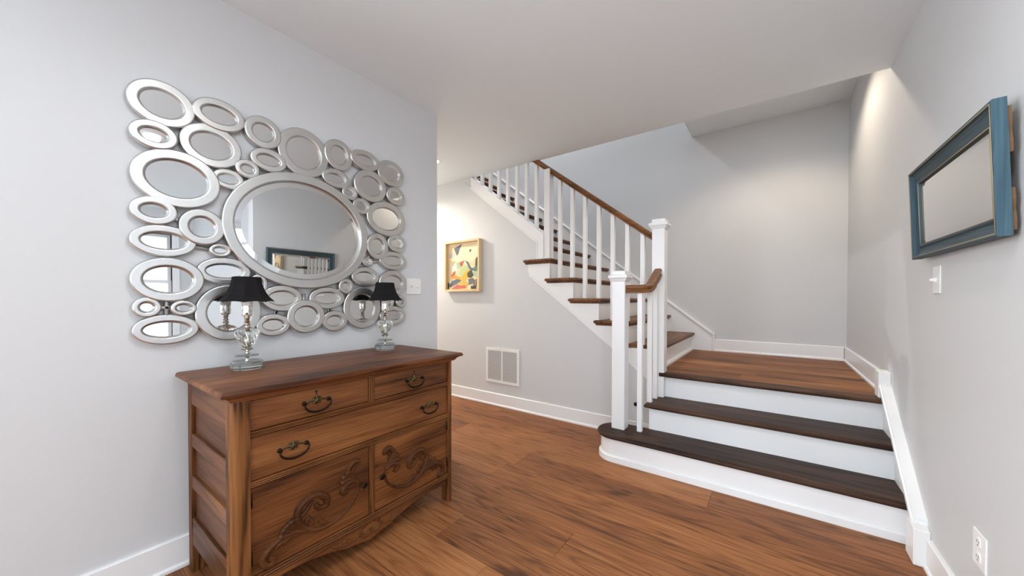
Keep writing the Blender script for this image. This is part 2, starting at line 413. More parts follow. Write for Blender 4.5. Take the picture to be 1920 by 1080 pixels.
upper = thing('stair_flight', 'long upper flight of oak treads climbing to the left behind the balusters', 'stairs', (-1.6, 3.6, ZL))
NT = 13; GO = .2425
xn = lambda n: -.688 - (n - 1) * GO
for n in range(1, NT + 1):
    z = ZL + ZR * n; xr = xn(n) - .03
    y0 = D1 - .035 if n <= 5 else D1 + .10
    if n == 1: y0 = D1 + .02
    xback = xr - GO - .004
    if n <= 5 and n > 1:
        xback_front = xn(n) - .312
    t = nosed(xback, xn(n), y0, D2 - .02, z, TH, ('+x', '-y') if 1 < n <= 5 else ('+x',))
    if 1 < n <= 5:                                               # return nosing runs a little past the next riser
        t2 = nosed(xback_front, xback + .02, y0, D1 - .004, z, TH - .0004, ('-x', '-y'))
        t.add(t2.v, [tuple(f) for f in t2.f], True)
    build('tread', t, TREADY, upper)
    build('riser', MB().box(xr - .018, xr, D1 - .006 if 1 < n <= 5 else D1 + .095, D2 - .02, z - ZR, z - TH), WHITE, upper)
    cm = MB().prism([(xr, z - TH), (xr + .014, z - TH), (xr + .012, z - TH - .008), (xr, z - TH - .016)], 1, y0 + .014, D2 - .02)
    if 1 < n <= 5: cm.prism([(D1 - .0072, z - TH), (D1 - .021, z - TH), (D1 - .019, z - TH - .008), (D1 - .0072, z - TH - .016)], 0, xback_front + .014, xr + .012)
    build('cove_moulding', cm, TREADY, upper)
# cut stringer on the open side
sb = lambda x: .844 - .764 * (x + 1.258)
pl = [(-.725, sb(-.725) + 0)]
for n in range(1, 6):
    xr = xn(n) - .031
    if n == 1: pl += [(-.725, ZL + ZR - TH)]
    else: pl += [(xr, ZL + ZR * (n - 1) - TH), (xr, ZL + ZR * n - TH)]
pl += [(-1.93, ZL + ZR * 5 - TH), (-1.93, sb(-1.93) + .02), (-1.91, sb(-1.91) - .012)]
build('stringer', MB().prism(pl, 1, D1 - .007, D1 + .0), WHITE, upper)
e0, e1 = -1.915, -.73
build('stringer_bead', MB().prism([(e1, sb(e1) - .012), (e0, sb(e0) - .012), (e0, sb(e0) + .008), (e1, sb(e1) + .008)], 1, D1 - .013, D1), WHITE, upper)
# wall-side skirt
sw = lambda x: .735 + NS * (-.497 - x)
build('skirt_board', MB().prism([(-.515, ZL), (-.515, sw(-.515)), (-4.2, sw(-4.2)), (-4.2, sw(-4.2) - .5), (-.95, ZL)], 1, D2 - .018, D2), WHITE, upper)
mb = MB(); prof = [(D2, -.03), (D2 - .022, -.03), (D2 - .030, -.02), (D2 - .030, -.004), (D2 - .024, .004), (D2, .004)]
mb.sweep([[(x, y, sw(x) + d) for y, d in prof] for x in (-.512, -4.2)], smooth=False); build('skirt_cap', mb, WHITE, upper)
build('end_block', MB().box(-.518, -.496, D2 - .03, D2, ZL, ZL + .185), WHITE, upper, bevel=.003)
build('shoe_moulding', MB().prism([(-.718, ZL), (-.698, ZL), (-.698, ZL + .016), (-.706, ZL + .03), (-.718, ZL + .03)], 1, D1 + .03, D2 - .03), WHITE, upper)

# knee wall cap and trim
knee = thing('knee_wall_cap', 'sloped white cap and trim on the half wall under the upper balusters', 'trim', (-2.2, D1, 1.9))
xa, xb = -1.765, -1.765 - (C - .002 - 1.729) / .779
build('cap', MB().sweep([[(x, y, capz(x) + d) for y, d in ((D1 - .012, -.034), (D1 + .105, -.034), (D1 + .105, 0), (D1 - .012, 0))] for x in (xa, xb)], smooth=False), WHITE, knee)
build('trim_board', MB().prism([(-1.824, 1.489), (-1.765, 1.489), (-1.765, capz(-1.765) - .034), (xb, C - .036), (xb, C - .12), (-2.78, capz(-2.78) - .125), (-1.824, capz(-1.824) - .125)], 1, D1 - .012, D1), WHITE, knee)
build('trim_bead', MB().prism([(-1.832, 1.489), (-1.820, 1.489), (-1.820, capz(-1.824) - .120), (-2.70, capz(-2.70) - .120), (-2.70, capz(-2.70) - .135), (-1.832, capz(-1.832) - .135)], 1, D1 - .016, D1 - .01), WHITE, knee)
build('end_panel', MB().box(-1.765, -1.753, D1 - .012, D1 + .105, 1.489, capz(-1.765)), WHITE, knee)

# balustrade
bal = thing('stair_balustrade', 'white newel posts and balusters with an oak handrail along the stairs', 'balustrade', (-.85, 2.55, ZR))
BY = D1 + .035                                                     # centre line of the upper balusters
def newel(x0, x1, y0, y1, z0, zc, label):
    p = build('newel_post', MB().box(x0, x1, y0, y1, z0, zc), WHITE, bal, label=label, bevel=.003)
    cx, cy, w_ = (x0 + x1) / 2, (y0 + y1) / 2, (x1 - x0) / 2
    mb = MB(); rings = []
    for ex, z in ((.002, -.012), (.006, -.008), (.010, 0), (.014, .008), (.021, .014), (.021, .030), (.013, .034), (.001, .036), (.001, .060), (-.002, .063)):
        rings.append([(cx + sx * (w_ + ex), cy + sy * (w_ + ex), zc + z) for sx, sy in ((-1, -1), (1, -1), (1, 1), (-1, 1))])
    mb.sweep(rings, smooth=False); build('newel_cap', mb, WHITE, p)
newel(-.934, -.842, 2.498, 2.590, ZR, 1.250, 'white square newel post on the rounded bottom step')
newel(-.750, -.658, 2.838, 2.930, 2 * ZR, 1.655, 'taller white square newel post at the landing corner')
build('newel_post', MB().box(-1.752, -1.692, D1 - .006, D1 + .075, ZL + 5 * ZR, 2.33), WHITE, bal, label='slim white post at the end of the half wall', bevel=.002)
hz = lambda x: 1.632 + (x + .773) * -.7705                         # top of the handrail
SB = .033 / 2
for xc in (-1.600, -1.474, -1.350, -1.221, -1.097, -.973, -.849):
    n = 1
    while xn(n + 1) > xc + .0: n += 1
    z0 = ZL + ZR * n
    build('baluster', MB().prism([(xc - SB, z0), (xc + SB, z0), (xc + SB, hz(xc + SB) - .05), (xc - SB, hz(xc - SB) - .05)], 1, BY - SB, BY + SB), WHITE, bal, bevel=.0015)
for i in range(10):
    xc = -1.858 - i * .1155
    build('baluster', MB().prism([(xc - SB, capz(xc - SB)), (xc + SB, capz(xc + SB)), (xc + SB, hz(xc + SB) - .05), (xc - SB, hz(xc - SB) - .05)], 1, BY - SB, BY + SB), WHITE, bal, bevel=.0015)
RP = [(-.030, -.058), (-.030, -.046), (-.022, -.036), (-.029, -.022), (-.029, -.010), (-.018, 0), (.018, 0), (.029, -.010), (.029, -.022), (.022, -.036), (.030, -.046), (.030, -.058)]
mb = MB(); mb.sweep([[(x, BY + a, hz(x) + d) for a, d in RP] for x in (-.752, -1.80)], smooth=False); build('handrail', mb, RAILW, bal)
mb = MB(); mb.sweep([[(x, BY + a, hz(x) + d) for a, d in RP] for x in (-1.801, -3.0)], smooth=False); build('handrail', mb, RAILW, bal)
# short easing rail from the low newel across and up to the tall one
path = [(-.845, 2.545, 1.212), (-.80, 2.545, 1.212), (-.765, 2.545, 1.212), (-.738, 2.552, 1.213), (-.716, 2.575, 1.217), (-.708, 2.61, 1.226), (-.706, 2.65, 1.243), (-.705, 2.70, 1.270), (-.705, 2.77, 1.306), (-.705, 2.84, 1.344)]
pts = spline(path, 4); rings = []
for i, p in enumerate(pts):
    t = pts[min(i + 1, len(pts) - 1)] - pts[max(i - 1, 0)]; s_ = Vector((t.y, -t.x, 0)).normalized()
    rings.append([p + s_ * a + Vector((0, 0, d)) for a, d in RP])
build('handrail', MB().sweep(rings, smooth=False), RAILW, bal, label='short bent oak handrail between the two newel posts')
for xc, yc, z0, z1 in ((-.749, 2.551, ZR, 1.158), (-.713, 2.664, 2 * ZR, 1.20), (-.708, 2.79, 2 * ZR, 1.262)):
    build('baluster', MB().box(xc - SB, xc + SB, yc - SB, yc + SB, z0, z1), WHITE, bal, bevel=.0015)

# ------------------------------------------------------------------ dresser
XF = -1.430; XB = -1.945
dr = thing('oak_dresser', 'antique oak dresser with carved doors, standing against the left wall under the mirror', 'dresser', ((XF + XB) / 2, .907, 0))
Y0, Y1 = .402, 1.412
def flip(y): return 2 * .907 - y
# top with moulded edge
mb = MB(); rings = []
for e, z in ((-.020, .796), (-.003, .796), (.0, .799), (.0, .806), (-.004, .813), (-.009, .815)):
    rings.append([(XB - .02, .368 - e, z), (-1.400 + e, .368 - e, z), (-1.400 + e, 1.456 + e, z), (XB - .02, 1.456 + e, z)])
mb.sweep(rings, smooth=False); build('top', mb, DREST, dr)
mb = MB(); rings = []
for e, z in ((.002, .774), (.004, .778), (.010, .782), (.012, .788), (.020, .792), (.022, .7965)):
    rings.append([(XB, Y0 - e, z), (XF + e, Y0 - e, z), (XF + e, Y1 + e, z), (XB, Y1 + e, z)])
mb.sweep(rings, smooth=False); build('top_moulding', mb, DREST, dr)
# corner posts: the two front ones have a rounded outer edge
def post(y0, y1, outer):
    r = .028; pts = []
    if outer < 0:
        pts = [(XF - .055, y0), (XF - .055, y1), (XF, y1)] + [(XF - r + r * math.cos(a), y0 + r - r * math.sin(a)) for a in [PI / 2 * i / 8 for i in range(9)]]
    else:
        pts = [(XF - .055, y1), (XF - .055, y0), (XF, y0)] + [(XF - r + r * math.cos(a), y1 - r + r * math.sin(a)) for a in [PI / 2 * i / 8 for i in range(9)]]
    return MB().prism(pts, 2, 0, .774, True)
build('corner_post', post(Y0, .455, -1), DRESZ, dr); build('corner_post', post(1.372, Y1, 1), DRESZ, dr)
for y0, y1 in ((Y0, Y0 + .045), (Y1 - .045, Y1)):
    build('back_leg', MB().box(XB, XB + .045, y0, y1, 0, .774), DRESZ, dr, bevel=.002)
# side panels and rails
for sy, nm in ((Y0, 1), (Y1, -1)):
    xs0, xs1 = XB + .045, XF - .04
    build('side_board', MB().box(xs0, xs1, sy + nm * .014, sy + nm * .026, .125, .774), DRESX, dr)
    for z0, z1 in ((.687, .774), (.515, .568), (.346, .398), (.117, .225)):
        build('side_rail', MB().box(xs0, xs1, sy + nm * .002, sy + nm * .016, z0, z1), DRESX, dr, bevel=.002)
build('back_panel', MB().box(XB, XB + .012, Y0 + .045, Y1 - .045, .12, .774), DRESX, dr)
build('bottom_board', MB().box(XB + .01, XF - .02, Y0 + .02, Y1 - .02, .128, .142), DRESX, dr)
build('carcass_divider', MB().box(XB + .02, XF - .03, .908, .921, .142, .774), DRESX, dr)
# reeded rails
def reed(mb, y0, y1, z0, z1, vertical=False, n=3):
    xf = XF - .009
    mb.box(xf - .03, xf, y0, y1, z0, z1)
    for k in range(n):
        if vertical:
            w_ = (y1 - y0) / n; c_ = y0 + w_ * (k + .5)
            pl = [(xf + .006 * math.sin(PI * i / 6), c_ - w_ * .42 * math.cos(PI * i / 6)) for i in range(7)]
            mb.prism(pl, 2, z0, z1, True)
        else:
            w_ = (z1 - z0) / n; c_ = z0 + w_ * (k + .5)
            pl = [(xf + .006 * math.sin(PI * i / 6), c_ - w_ * .42 * math.cos(PI * i / 6)) for i in range(7)]
            mb.prism(pl, 1, y0, y1, True)
    return mb
for z0, z1 in ((.642, .660), (.467, .488), (.130, .158)):
    build('reeded_rail', reed(MB(), .455, 1.372, z0, z1), DRESY, dr)
build('reeded_divider', reed(MB(), .902, .927, .660, .774, True), DRESZ, dr)
build('reeded_divider', reed(MB(), .902, .927, .158, .467, True), DRESZ, dr)
build('top_rail', MB().box(XF - .04, XF - .006, .455, 1.372, .769, .776), DRESY, dr)
# pulls
def pull(parent, y, z, xf, w_=.046):
    mb = MB()
    pts = [(xf + .014, y - w_, z + .002), (xf + .017, y - w_ - .003, z - .010), (xf + .018, y - w_ * .86, z - .024), (xf + .018, y - w_ * .45, z - .034), (xf + .018, y, z - .037)]
    pts = pts + [(p[0], 2 * y - p[1], p[2]) for p in pts[-2::-1]]
    sp = spline(pts, 4); n = len(sp)
    mb.tube(sp, [.0026 + .0018 * math.sin(PI * i / (n - 1)) for i in range(n)], 8)
    for s_ in (-1, 1):
        yb_ = y + s_ * w_
        mb.tube([(xf, yb_, z), (xf + .004, yb_, z), (xf + .006, yb_, z), (xf + .016, yb_, z), (xf + .020, yb_, z)], [.009, .008, .004, .005, .003], 10)
    build('bail_pull', mb, BRONZE, parent, label='dark bronze bail pull')
    mb = MB(); n = 32                                            # pierced, petalled backplate between the posts
    def ringp(sc, dx):
        return [(xf + dx, y + math.cos(2 * PI * i / n) * sc * .018 * (1 + .16 * math.cos(8 * 2 * PI * i / n)), z + .005 + math.sin(2 * PI * i / n) * sc * .0155 * (1 + .16 * math.cos(8 * 2 * PI * i / n))) for i in range(n)]
    mb.sweep([ringp(1, 0), ringp(1, .003), ringp(.75, .006), ringp(.62, .004), ringp(.4, .007), ringp(.15, .009)], smooth=False)
    mb.tube([(xf + .001, y - w_, z), (xf + .002, y - w_ * .5, z + .006), (xf + .002, y, z + .006), (xf + .002, y + w_ * .5, z + .006), (xf + .001, y + w_, z)], .0035, 6)
    build('rosette', mb, BRASS, parent, label='brass flower backplate')
def keyhole(parent, y, z, xf):
    mb = MB(); mb.tube([(xf - .001, y, z), (xf + .0008, y, z)], .0048, 12); mb.box(xf - .001, xf + .0008, y - .0025, y + .0025, z - .013, z)
    build('keyhole', mb, DARKM, parent)
XD = XF - .010
def drawer(y0, y1, z0, z1, pulls, keys):
    d_ = build('drawer', MB().box(XD - .45, XD, y0 + .0015, y1 - .0015, z0 + .0015, z1 - .0015), DRESY, dr, bevel=.002)
    for y, z in pulls: pull(d_, y, z, XD)
    for y, z in keys: keyhole(d_, y, z, XD)
drawer(.455, .902, .661, .769, [(.679, .716)], [(.678, .755)])
drawer(.927, 1.372, .661, .769, [(1.150, .716)], [(1.150, .754)])
drawer(.455, 1.372, .489, .641, [(.594, .566), (1.243, .562)], [])
# doors with carving
CV = {'main': [(0.845, 0.33), (0.848, 0.303), (0.834, 0.264), (0.81, 0.239), (0.779, 0.22), (0.745, 0.208), (0.711, 0.206), (0.679, 0.211), (0.648, 0.227), (0.622, 0.252), (0.608, 0.282), (0.606, 0.31), (0.616, 0.332), (0.636, 0.347), (0.662, 0.352), (0.689, 0.344), (0.712, 0.322), (0.716, 0.306), (0.709, 0.292), (0.691, 0.291), (0.676, 0.304), (0.676, 0.318)],
 'ul1': [(0.845, 0.33), (0.816, 0.342), (0.79, 0.336), (0.78, 0.32), (0.79, 0.305), (0.801, 0.313)],
 'ul2': [(0.84, 0.335), (0.806, 0.356), (0.772, 0.352)], 'ul3': [(0.837, 0.341), (0.808, 0.371), (0.775, 0.373)], 'ul4': [(0.832, 0.347), (0.812, 0.380), (0.792, 0.388)],
 'ul5': [(0.829, 0.349), (0.806, 0.392), (0.811, 0.409), (0.83, 0.422), (0.851, 0.414), (0.847, 0.402)], 'ul6': [(0.829, 0.362), (0.824, 0.389), (0.838, 0.404)],
 'f1': [(0.635, 0.232), (0.614, 0.261), (0.602, 0.303)], 'f2': [(0.635, 0.231), (0.597, 0.261), (0.581, 0.298)], 'f3': [(0.631, 0.232), (0.585, 0.263), (0.563, 0.289)], 'f4': [(0.629, 0.232), (0.581, 0.254), (0.548, 0.276)], 'f5': [(0.626, 0.233), (0.577, 0.246), (0.54, 0.254)],
 'tail': [(0.626, 0.233), (0.585, 0.249), (0.557, 0.246), (0.534, 0.242), (0.512, 0.23), (0.495, 0.214), (0.49, 0.199), (0.497, 0.18), (0.511, 0.171), (0.524, 0.173), (0.521, 0.188), (0.51, 0.197)],
 't2': [(0.652, 0.219), (0.597, 0.239), (0.561, 0.234), (0.54, 0.224), (0.531, 0.21)], 't3': [(0.614, 0.234), (0.581, 0.236), (0.563, 0.226), (0.561, 0.214)],
 'i1': [(0.618, 0.263), (0.62, 0.289), (0.635, 0.302), (0.653, 0.323), (0.666, 0.331)], 'i2': [(0.635, 0.25), (0.64, 0.27), (0.653, 0.278)], 'i3': [(0.652, 0.232), (0.659, 0.251), (0.646, 0.272)], 'i4': [(0.725, 0.213), (0.702, 0.225), (0.69, 0.24), (0.693, 0.248)]}
CR = {'main': (.0055, .0105), 'ul1': (.006, .009), 'ul5': (.006, .009), 'tail': (.007, .009)}
def carving(mirror):
    mb = MB(); MC = .9147
    for kk, pts in CV.items():
        sp = spline([(XD, (2 * MC - y) if mirror else y, z) for y, z in pts], 5); n = len(sp)
        if kk == 'main':
            rad = [.0045 + .0055 * min(1, max(0, (i / (n - 1) - .15) / .35)) - .004 * max(0, (i / (n - 1) - .8) / .2) for i in range(n)]
        elif kk[0] == 'f' or kk in ('ul2', 'ul3', 'ul4'):
            rad = [.003 + .008 * (i / (n - 1)) ** .8 for i in range(n)]; rad[-1] *= .6
        elif kk in CR:
            a, b_ = CR[kk]; rad = [a + (b_ - a) * math.sin(PI * i / (n - 1)) for i in range(n)]
        else:
            rad = [.003 + .003 * math.sin(PI * i / (n - 1)) for i in range(n)]
        mb.tube(sp, [q_ * 1.45 for q_ in rad], 8, up=(1, 0, 0))
    return mb
def knob(parent, y, z):
    mb = MB(); prof = [(.004, 0), (.004, .008), (.011, .010), (.0135, .014), (.011, .017), (.006, .018), (.001, .018)]
    rings = [[(XD + h_, y + r * (1 + .1 * math.cos(8 * a)) * math.cos(a), z + r * (1 + .1 * math.cos(8 * a)) * math.sin(a)) for a in [2 * PI * i / 24 for i in range(24)]] for r, h_ in prof]
    build('knob', mb.sweep(rings), BRONZE, parent, label='round bronze knob')
for y0, y1, mir, ky in ((.455, .902, False, .874), (.927, 1.372, True, .962)):
    d_ = build('door', MB().box(XD - .02, XD, y0 + .0015, y1 - .0015, .1595, .4655), DRESY, dr, bevel=.002)
    build('carving', carving(mir), CARVE, d_, label='carved scroll and leaf relief')
    knob(d_, ky, .306)
    hy = y0 + .004 if not mir else y1 - .004
    for z in (.40, .20):
        build('hinge', MB().tube([(XD + .001, hy, z), (XD + .001, hy, z + .045)], .004, 8), BRONZE, d_)
# scalloped apron
half = [(.455, .108), (.49, .104), (.56, .110), (.64, .106), (.70, .095), (.762, .079), (.80, .066), (.84, .060), (.875, .053), (.907, .046)]
low = half + [(flip(y), z) for y, z in half[-2::-1]]
low = [(p.x, p.y) for p in spline([(y, z, 0) for y, z in low], 4)]
ap = build('apron', MB().prism([(.455, .131)] + low + [(1.359, .131)], 0, XF - .03, XF - .010), DRESY, dr)
AP = [[(.903, .098), (.897, .080), (.876, .078), (.861, .095), (.866, .116), (.888, .120)], [(.861, .098), (.835, .088), (.808, .092), (.800, .106)], [(.830, .086), (.797, .084), (.772, .092), (.772, .104)], [(.80, .086), (.76, .096), (.735, .108)]]
mb = MB()
for c_ in AP:
    for mir in (0, 1):
        sp = spline([(XF - .010, flip(y) if mir else y, z) for y, z in c_], 5); n = len(sp)
        mb.tube(sp, [.004 + .004 * math.sin(PI * i / (n - 1)) for i in range(n)], 8, up=(1, 0, 0))
build('carving', mb, CARVE, ap, label='small carved scrolls')

# ------------------------------------------------------------------ wall mirror of many oval rings
EL = [(0.338,1.889,0.101,0.089),(0.519,1.917,0.093,0.068),(0.312,1.756,0.070,0.055),(0.493,1.775,0.108,0.092),(0.382,1.602,0.138,0.116),(0.620,1.712,0.048,0.042),(0.550,1.648,0.059,0.044),(0.311,1.461,0.069,0.056),(0.457,1.419,0.077,0.076),(0.340,1.346,0.099,0.064),(0.518,1.327,0.040,0.030),(0.351,1.192,0.111,0.089),(0.535,1.237,0.097,0.061),(0.288,1.082,0.042,0.040),(0.395,1.077,0.042,0.033),(0.345,0.992,0.100,0.061),(0.550,1.053,0.122,0.124),(0.660,1.182,0.038,0.049),(0.765,1.117,0.092,0.066),(0.723,0.987,0.074,0.055),(0.873,1.023,0.093,0.087),(0.986,1.118,0.096,0.061),(1.024,0.991,0.072,0.058),(1.088,1.185,0.045,0.044),(1.193,1.060,0.119,0.124),(1.209,1.244,0.089,0.058),(1.398,1.214,0.102,0.080),(1.226,1.335,0.038,0.029),(1.402,1.355,0.101,0.059),(1.288,1.434,0.074,0.080),(1.432,1.470,0.070,0.057),(1.355,1.613,0.138,0.107),(1.458,1.095,0.041,0.040),(1.404,1.006,0.099,0.061),(0.685,1.904,0.077,0.075),(0.706,1.778,0.077,0.054),(0.869,1.867,0.125,0.124),(1.050,1.914,0.080,0.085),(1.208,1.932,0.093,0.058),(1.389,1.907,0.096,0.080),(1.035,1.780,0.078,0.051),(1.242,1.789,0.107,0.094),(1.117,1.721,0.048,0.041),(1.188,1.659,0.058,0.046),(1.418,1.768,0.069,0.057),(1.366,1.096,0.046,0.049),(0.870,1.460,0.350,0.293)]
wm = thing('wall_mirror', 'large wall mirror of one big oval ringed by many small silver ovals above the dresser', 'mirror', (L, .87, .95))
def ell(yc, zc, ry, rz, x, n=40): return [(x, yc + ry * math.cos(2 * PI * i / n), zc + rz * math.sin(2 * PI * i / n)) for i in range(n)]
for i, (yc, zc, ry, rz) in enumerate(EL):
    main = i == len(EL) - 1
    n = 72 if main else 40
    f_ = L + (.046 if main else .038 + .0045 * ((i * 7) % 3 - 1)); bk = L + .012
    rm = min(ry, rz)
    wd = .044 if main else .19 * rm + .0165
    if not main: wd = min(wd, rm * .48)
    e = lambda d_, x: ell(yc, zc, ry - d_, rz - d_, x, n)
    mb = MB()
    mb.sweep([e(.003, bk), e(0, bk + .004), e(0, f_ - .006), e(.0018, f_ - .002), e(.005, f_), e(.0065, f_), e(wd - .0055, f_ + .0003), e(wd - .004, f_ + .0003), e(wd - .001, f_ - .001), e(wd + .006, f_ - .014), e(wd + .007, bk + .006), e(wd + .007, bk)], close=True)
    r_ = build('ring', mb, SILVER, wm, label='big central oval ring' if main else None)
    mb = MB()
    xm = f_ - .013
    if main: mb.sweep([e(wd + .004, xm - .006), e(wd + .004, xm - .0035), e(wd + .030, xm)], smooth=False)
    else: mb.sweep([e(wd + .003, xm - .004), e(wd + .003, xm)], smooth=False)
    build('mirror_pane', mb, MIRROR, r_)
mb = MB()
cents = [(a[0], a[1]) for a in EL[:-1]]; done = set()
for i, a in enumerate(cents):
    near = sorted(range(len(cents)), key=lambda j: (cents[j][0] - a[0]) ** 2 + (cents[j][1] - a[1]) ** 2)[1:4]
    for j in near:
        if (j, i) in done or (i, j) in done: continue
        done.add((i, j)); bb = cents[j]
        mb.tube([(L + .010, *a), (L + .010, *bb)], .009, 6, up=(1, 0, 0), flat=.5)
    d_ = Vector((.87 - a[0], 1.46 - a[1])); u = d_.normalized() * .12
    if d_.length < .55: mb.tube([(L + .010, *a), (L + .010, a[0] + u.x, a[1] + u.y)], .009, 6, up=(1, 0, 0), flat=.5)
build('support_bars', mb, BACKM, wm)

# ------------------------------------------------------------------ lamps
def lamp(x, y, label, rot):
    t = thing('table_lamp', label, 'lamp', (x, y, .815), 'black-shaded crystal lamps on the dresser')
    c = (x, y, .815)
    mb = MB(); rings = []
    n = 48
    def oct_(r, z, sc=.0):
        out = []
        for k_ in range(n):
            a = 2 * PI * k_ / n
            rad = r * (math.cos(PI / 8) / math.cos(((a + PI / 8) % (PI / 4)) - PI / 8)) * (1 + sc * math.cos(16 * a))
            out.append((x + rad * math.cos(a + rot), y + rad * math.sin(a + rot), .815 + z))
        return out
    mb.sweep([oct_(.058, 0), oct_(.0615, .004), oct_(.0615, .024), oct_(.054, .034), oct_(.030, .0325), oct_(.006, .0335)], smooth=False)
    build('glass_base', mb, GLASSB, t)
    build('stem', MB().lathe([(.010, .0335), (.008, .040), (.006, .046), (.008, .052), (.005, .054)], c), SILVERLAMP, t)
    build('glass_bobeche', MB().lathe([(.006, .054), (.040, .0555), (.043, .058), (.040, .060), (.006, .0605)], c, 32, lambda a, z: 1 + .03 * math.cos(12 * a)), GLASSB, t)
    build('lower_collar', MB().lathe([(.006, .0605), (.011, .066), (.006, .072), (.009, .077), (.020, .083), (.021, .087), (.012, .085), (.010, .088)], c, 24, lambda a, z: 1 + .10 * math.cos(8 * a) if z > .08 else 1), SILVERLAMP, t)
    pr = [(.008, .088), (.015, .092), (.024, .105), (.034, .122), (.041, .138), (.044, .150), (.042, .160), (.035, .168), (.024, .173), (.010, .175)]
    pr = [(p.x, p.y) for p in spline([(a, b_, 0) for a, b_ in pr], 3)]
    build('glass_body', MB().lathe(pr, c, 72, lambda a, z: 1 + .045 * math.cos(9 * (a + 14 * z))), GLASS, t)
    build('core_rod', MB().lathe([(.0045, .089), (.0045, .174)], c, 12), SILVERLAMP, t)
    pr = [(.018, .174), (.014, .178), (.008, .181), (.012, .186), (.013, .190), (.008, .194), (.010, .199), (.0115, .203), (.008, .207), (.009, .212), (.012, .217), (.010, .221), (.012, .224)]
    build('neck', MB().lathe(pr, c, 24), SILVERLAMP, t)
    sk = build('socket', MB().lathe([(.012, .224), (.0185, .227), (.0195, .231), (.0195, .246), (.0205, .247), (.0205, .250), (.0190, .251), (.0190, .266), (.0205, .267), (.0205, .270), (.016, .272)], c, 24), SILVERLAMP, t)
    d_ = Vector((-x, -y, 0)).normalized()
    build('switch_knob', MB().tube([(x + d_.x * .018, y + d_.y * .018, 1.052), (x + d_.x * .024, y + d_.y * .024, 1.052)], .0035, 8), DARKM, sk)
    build('candle_sleeve', MB().lathe([(.019, .271), (.0205, .273), (.0205, .285), (.016, .295), (.014, .33), (.010, .352), (.003, .36)], c, 24), CREAM, t)
    # bell shade: eight curved panels with a scalloped lower edge
    prof = [(.050, .394), (.0505, .388), (.053, .370), (.059, .348), (.068, .326), (.081, .306), (.097, .289), (.0995, .2865)]
    def shade(dr_):
        rings = []
        for r, z in prof:
            ring = []
            for k_ in range(48):
                a = 2 * PI * k_ / 48; ph = (a % (PI / 4)) / (PI / 4)
                rad = (r + dr_) * (math.cos(PI / 8) / math.cos((a % (PI / 4)) - PI / 8)) * (1.03 - .03 * math.sin(PI * ph))
                dz = .004 * math.sin(PI * ph) * ((.394 - z) / .108) ** 3
                ring.append((x + rad * math.cos(a + rot), y + rad * math.sin(a + rot), .815 + z + dz))
            rings.append(ring)
        return rings
    so, si = shade(0), shade(-.0015)
    sh = build('lamp_shade', MB().sweep(so, caps=False, smooth=False), BLACKF, t)
    mb = MB().sweep(si, caps=False, smooth=False)
    for A, B_ in ((so[0], si[0]), (so[-1], si[-1])):
        nn = len(A); mb.add(A + B_, [(i, (i + 1) % nn, nn + (i + 1) % nn, nn + i) for i in range(nn)])
    build('shade_lining', mb, LINING, sh)
    build('shade_ring', MB().lathe([(.020, .336), (.022, .338), (.020, .340)], c, 24).box(x - .058, x + .058, y - .0015, y + .0015, 1.152, 1.154), SILVERLAMP, sh)
lamp(-1.832, .574, 'black-shaded crystal lamp at the near left end of the dresser top', math.radians(22))
lamp(-1.855, 1.270, 'black-shaded crystal lamp at the far right end of the dresser top', math.radians(8))

# ------------------------------------------------------------------ blue framed mirror on the right wall, leaning out at the top
fy0, fy1, fz0, fz1 = 1.563, 2.303, 1.289, 1.664
fm = thing('framed_mirror', 'rectangular mirror in a distressed blue wooden frame on the right wall', 'mirror', (RX, (fy0 + fy1) / 2, fz0))
hw, hh = (fy1 - fy0) / 2, fz1 - fz0
# local: +X toward the wall; rotated about Y below. profile: (distance in from outer edge, depth from the front plane)
PRF = [(0, .028), (0, .002), (.002, 0), (.009, 0), (.011, .002), (.013, .008), (.020, .013), (.044, .017), (.048, .013), (.051, .012), (.058, .014), (.060, .022), (.060, .028)]
def rail(side):
    rings = []
    for end in (-1, 1):
        ring = []
        for d_, p in PRF:
            if side in ('top', 'bottom'):
                z = hh - d_ if side == 'top' else d_; y = end * (hw - d_)
            else:
                y = (hw - d_) * (1 if side == 'far' else -1); z = d_ if end < 0 else hh - d_
            ring.append((p, y, z))
        rings.append(ring)
    return rings
XFR = .490
tilt = Matrix.Rotation(math.radians(-2.3), 4, 'Y')
def place(p): v = tilt @ Vector(p); return (XFR + v.x, (fy0 + fy1) / 2 + v.y, fz0 + v.z)
for side in ('top', 'bottom', 'near', 'far'):
    rg = [[place(p) for p in r] for r in rail(side)]
    fr = build('frame_rail', MB().sweep(rg, smooth=False), BLUEP if side in ('top', 'bottom') else BLUEV, fm)
    for k_ in (3, 10):
        build('worn_edge', MB().tube([place(Vector(r[k_]) + Vector((.0002, 0, 0))) for r in rail(side)], .0013, 6), GOLDE, fr, label='worn gold edge line')
iw, ih = hw - .058, .058
mb = MB()
def rect(ins, x): return [place((x, s_ * (iw - ins), (ih + ins) if t_ < 0 else (hh - ih - ins))) for s_, t_ in ((-1, -1), (1, -1), (1, 1), (-1, 1))]
mb.sweep([rect(0, .026), rect(0, .022), rect(.022, .0195)], smooth=False); build('mirror_pane', mb, MIRROR, fm)
build('backing', MB().sweep([[place((x, s_ * (hw - .02), z)) for s_, z in ((-1, .02), (1, .02), (1, hh - .02), (-1, hh - .02))] for x in (.0265, .030)], smooth=False), BROWNB, fm)
for z0, z1 in ((.225, .350), (.015, .13)):
    pl = [(-hw + .004, z0), (-hw + .001, z0 + .03), (-hw + .006, (z0 + z1) / 2), (-hw + .001, z1 - .03), (-hw + .005, z1), (-hw + .06, z1), (-hw + .06, z0)]
    build('hanger_block', MB().sweep([[place((x, y, z)) for y, z in pl] for x in (.0285, .0355)], smooth=False), BROWNB, fm, label='raw brown wood behind the frame')

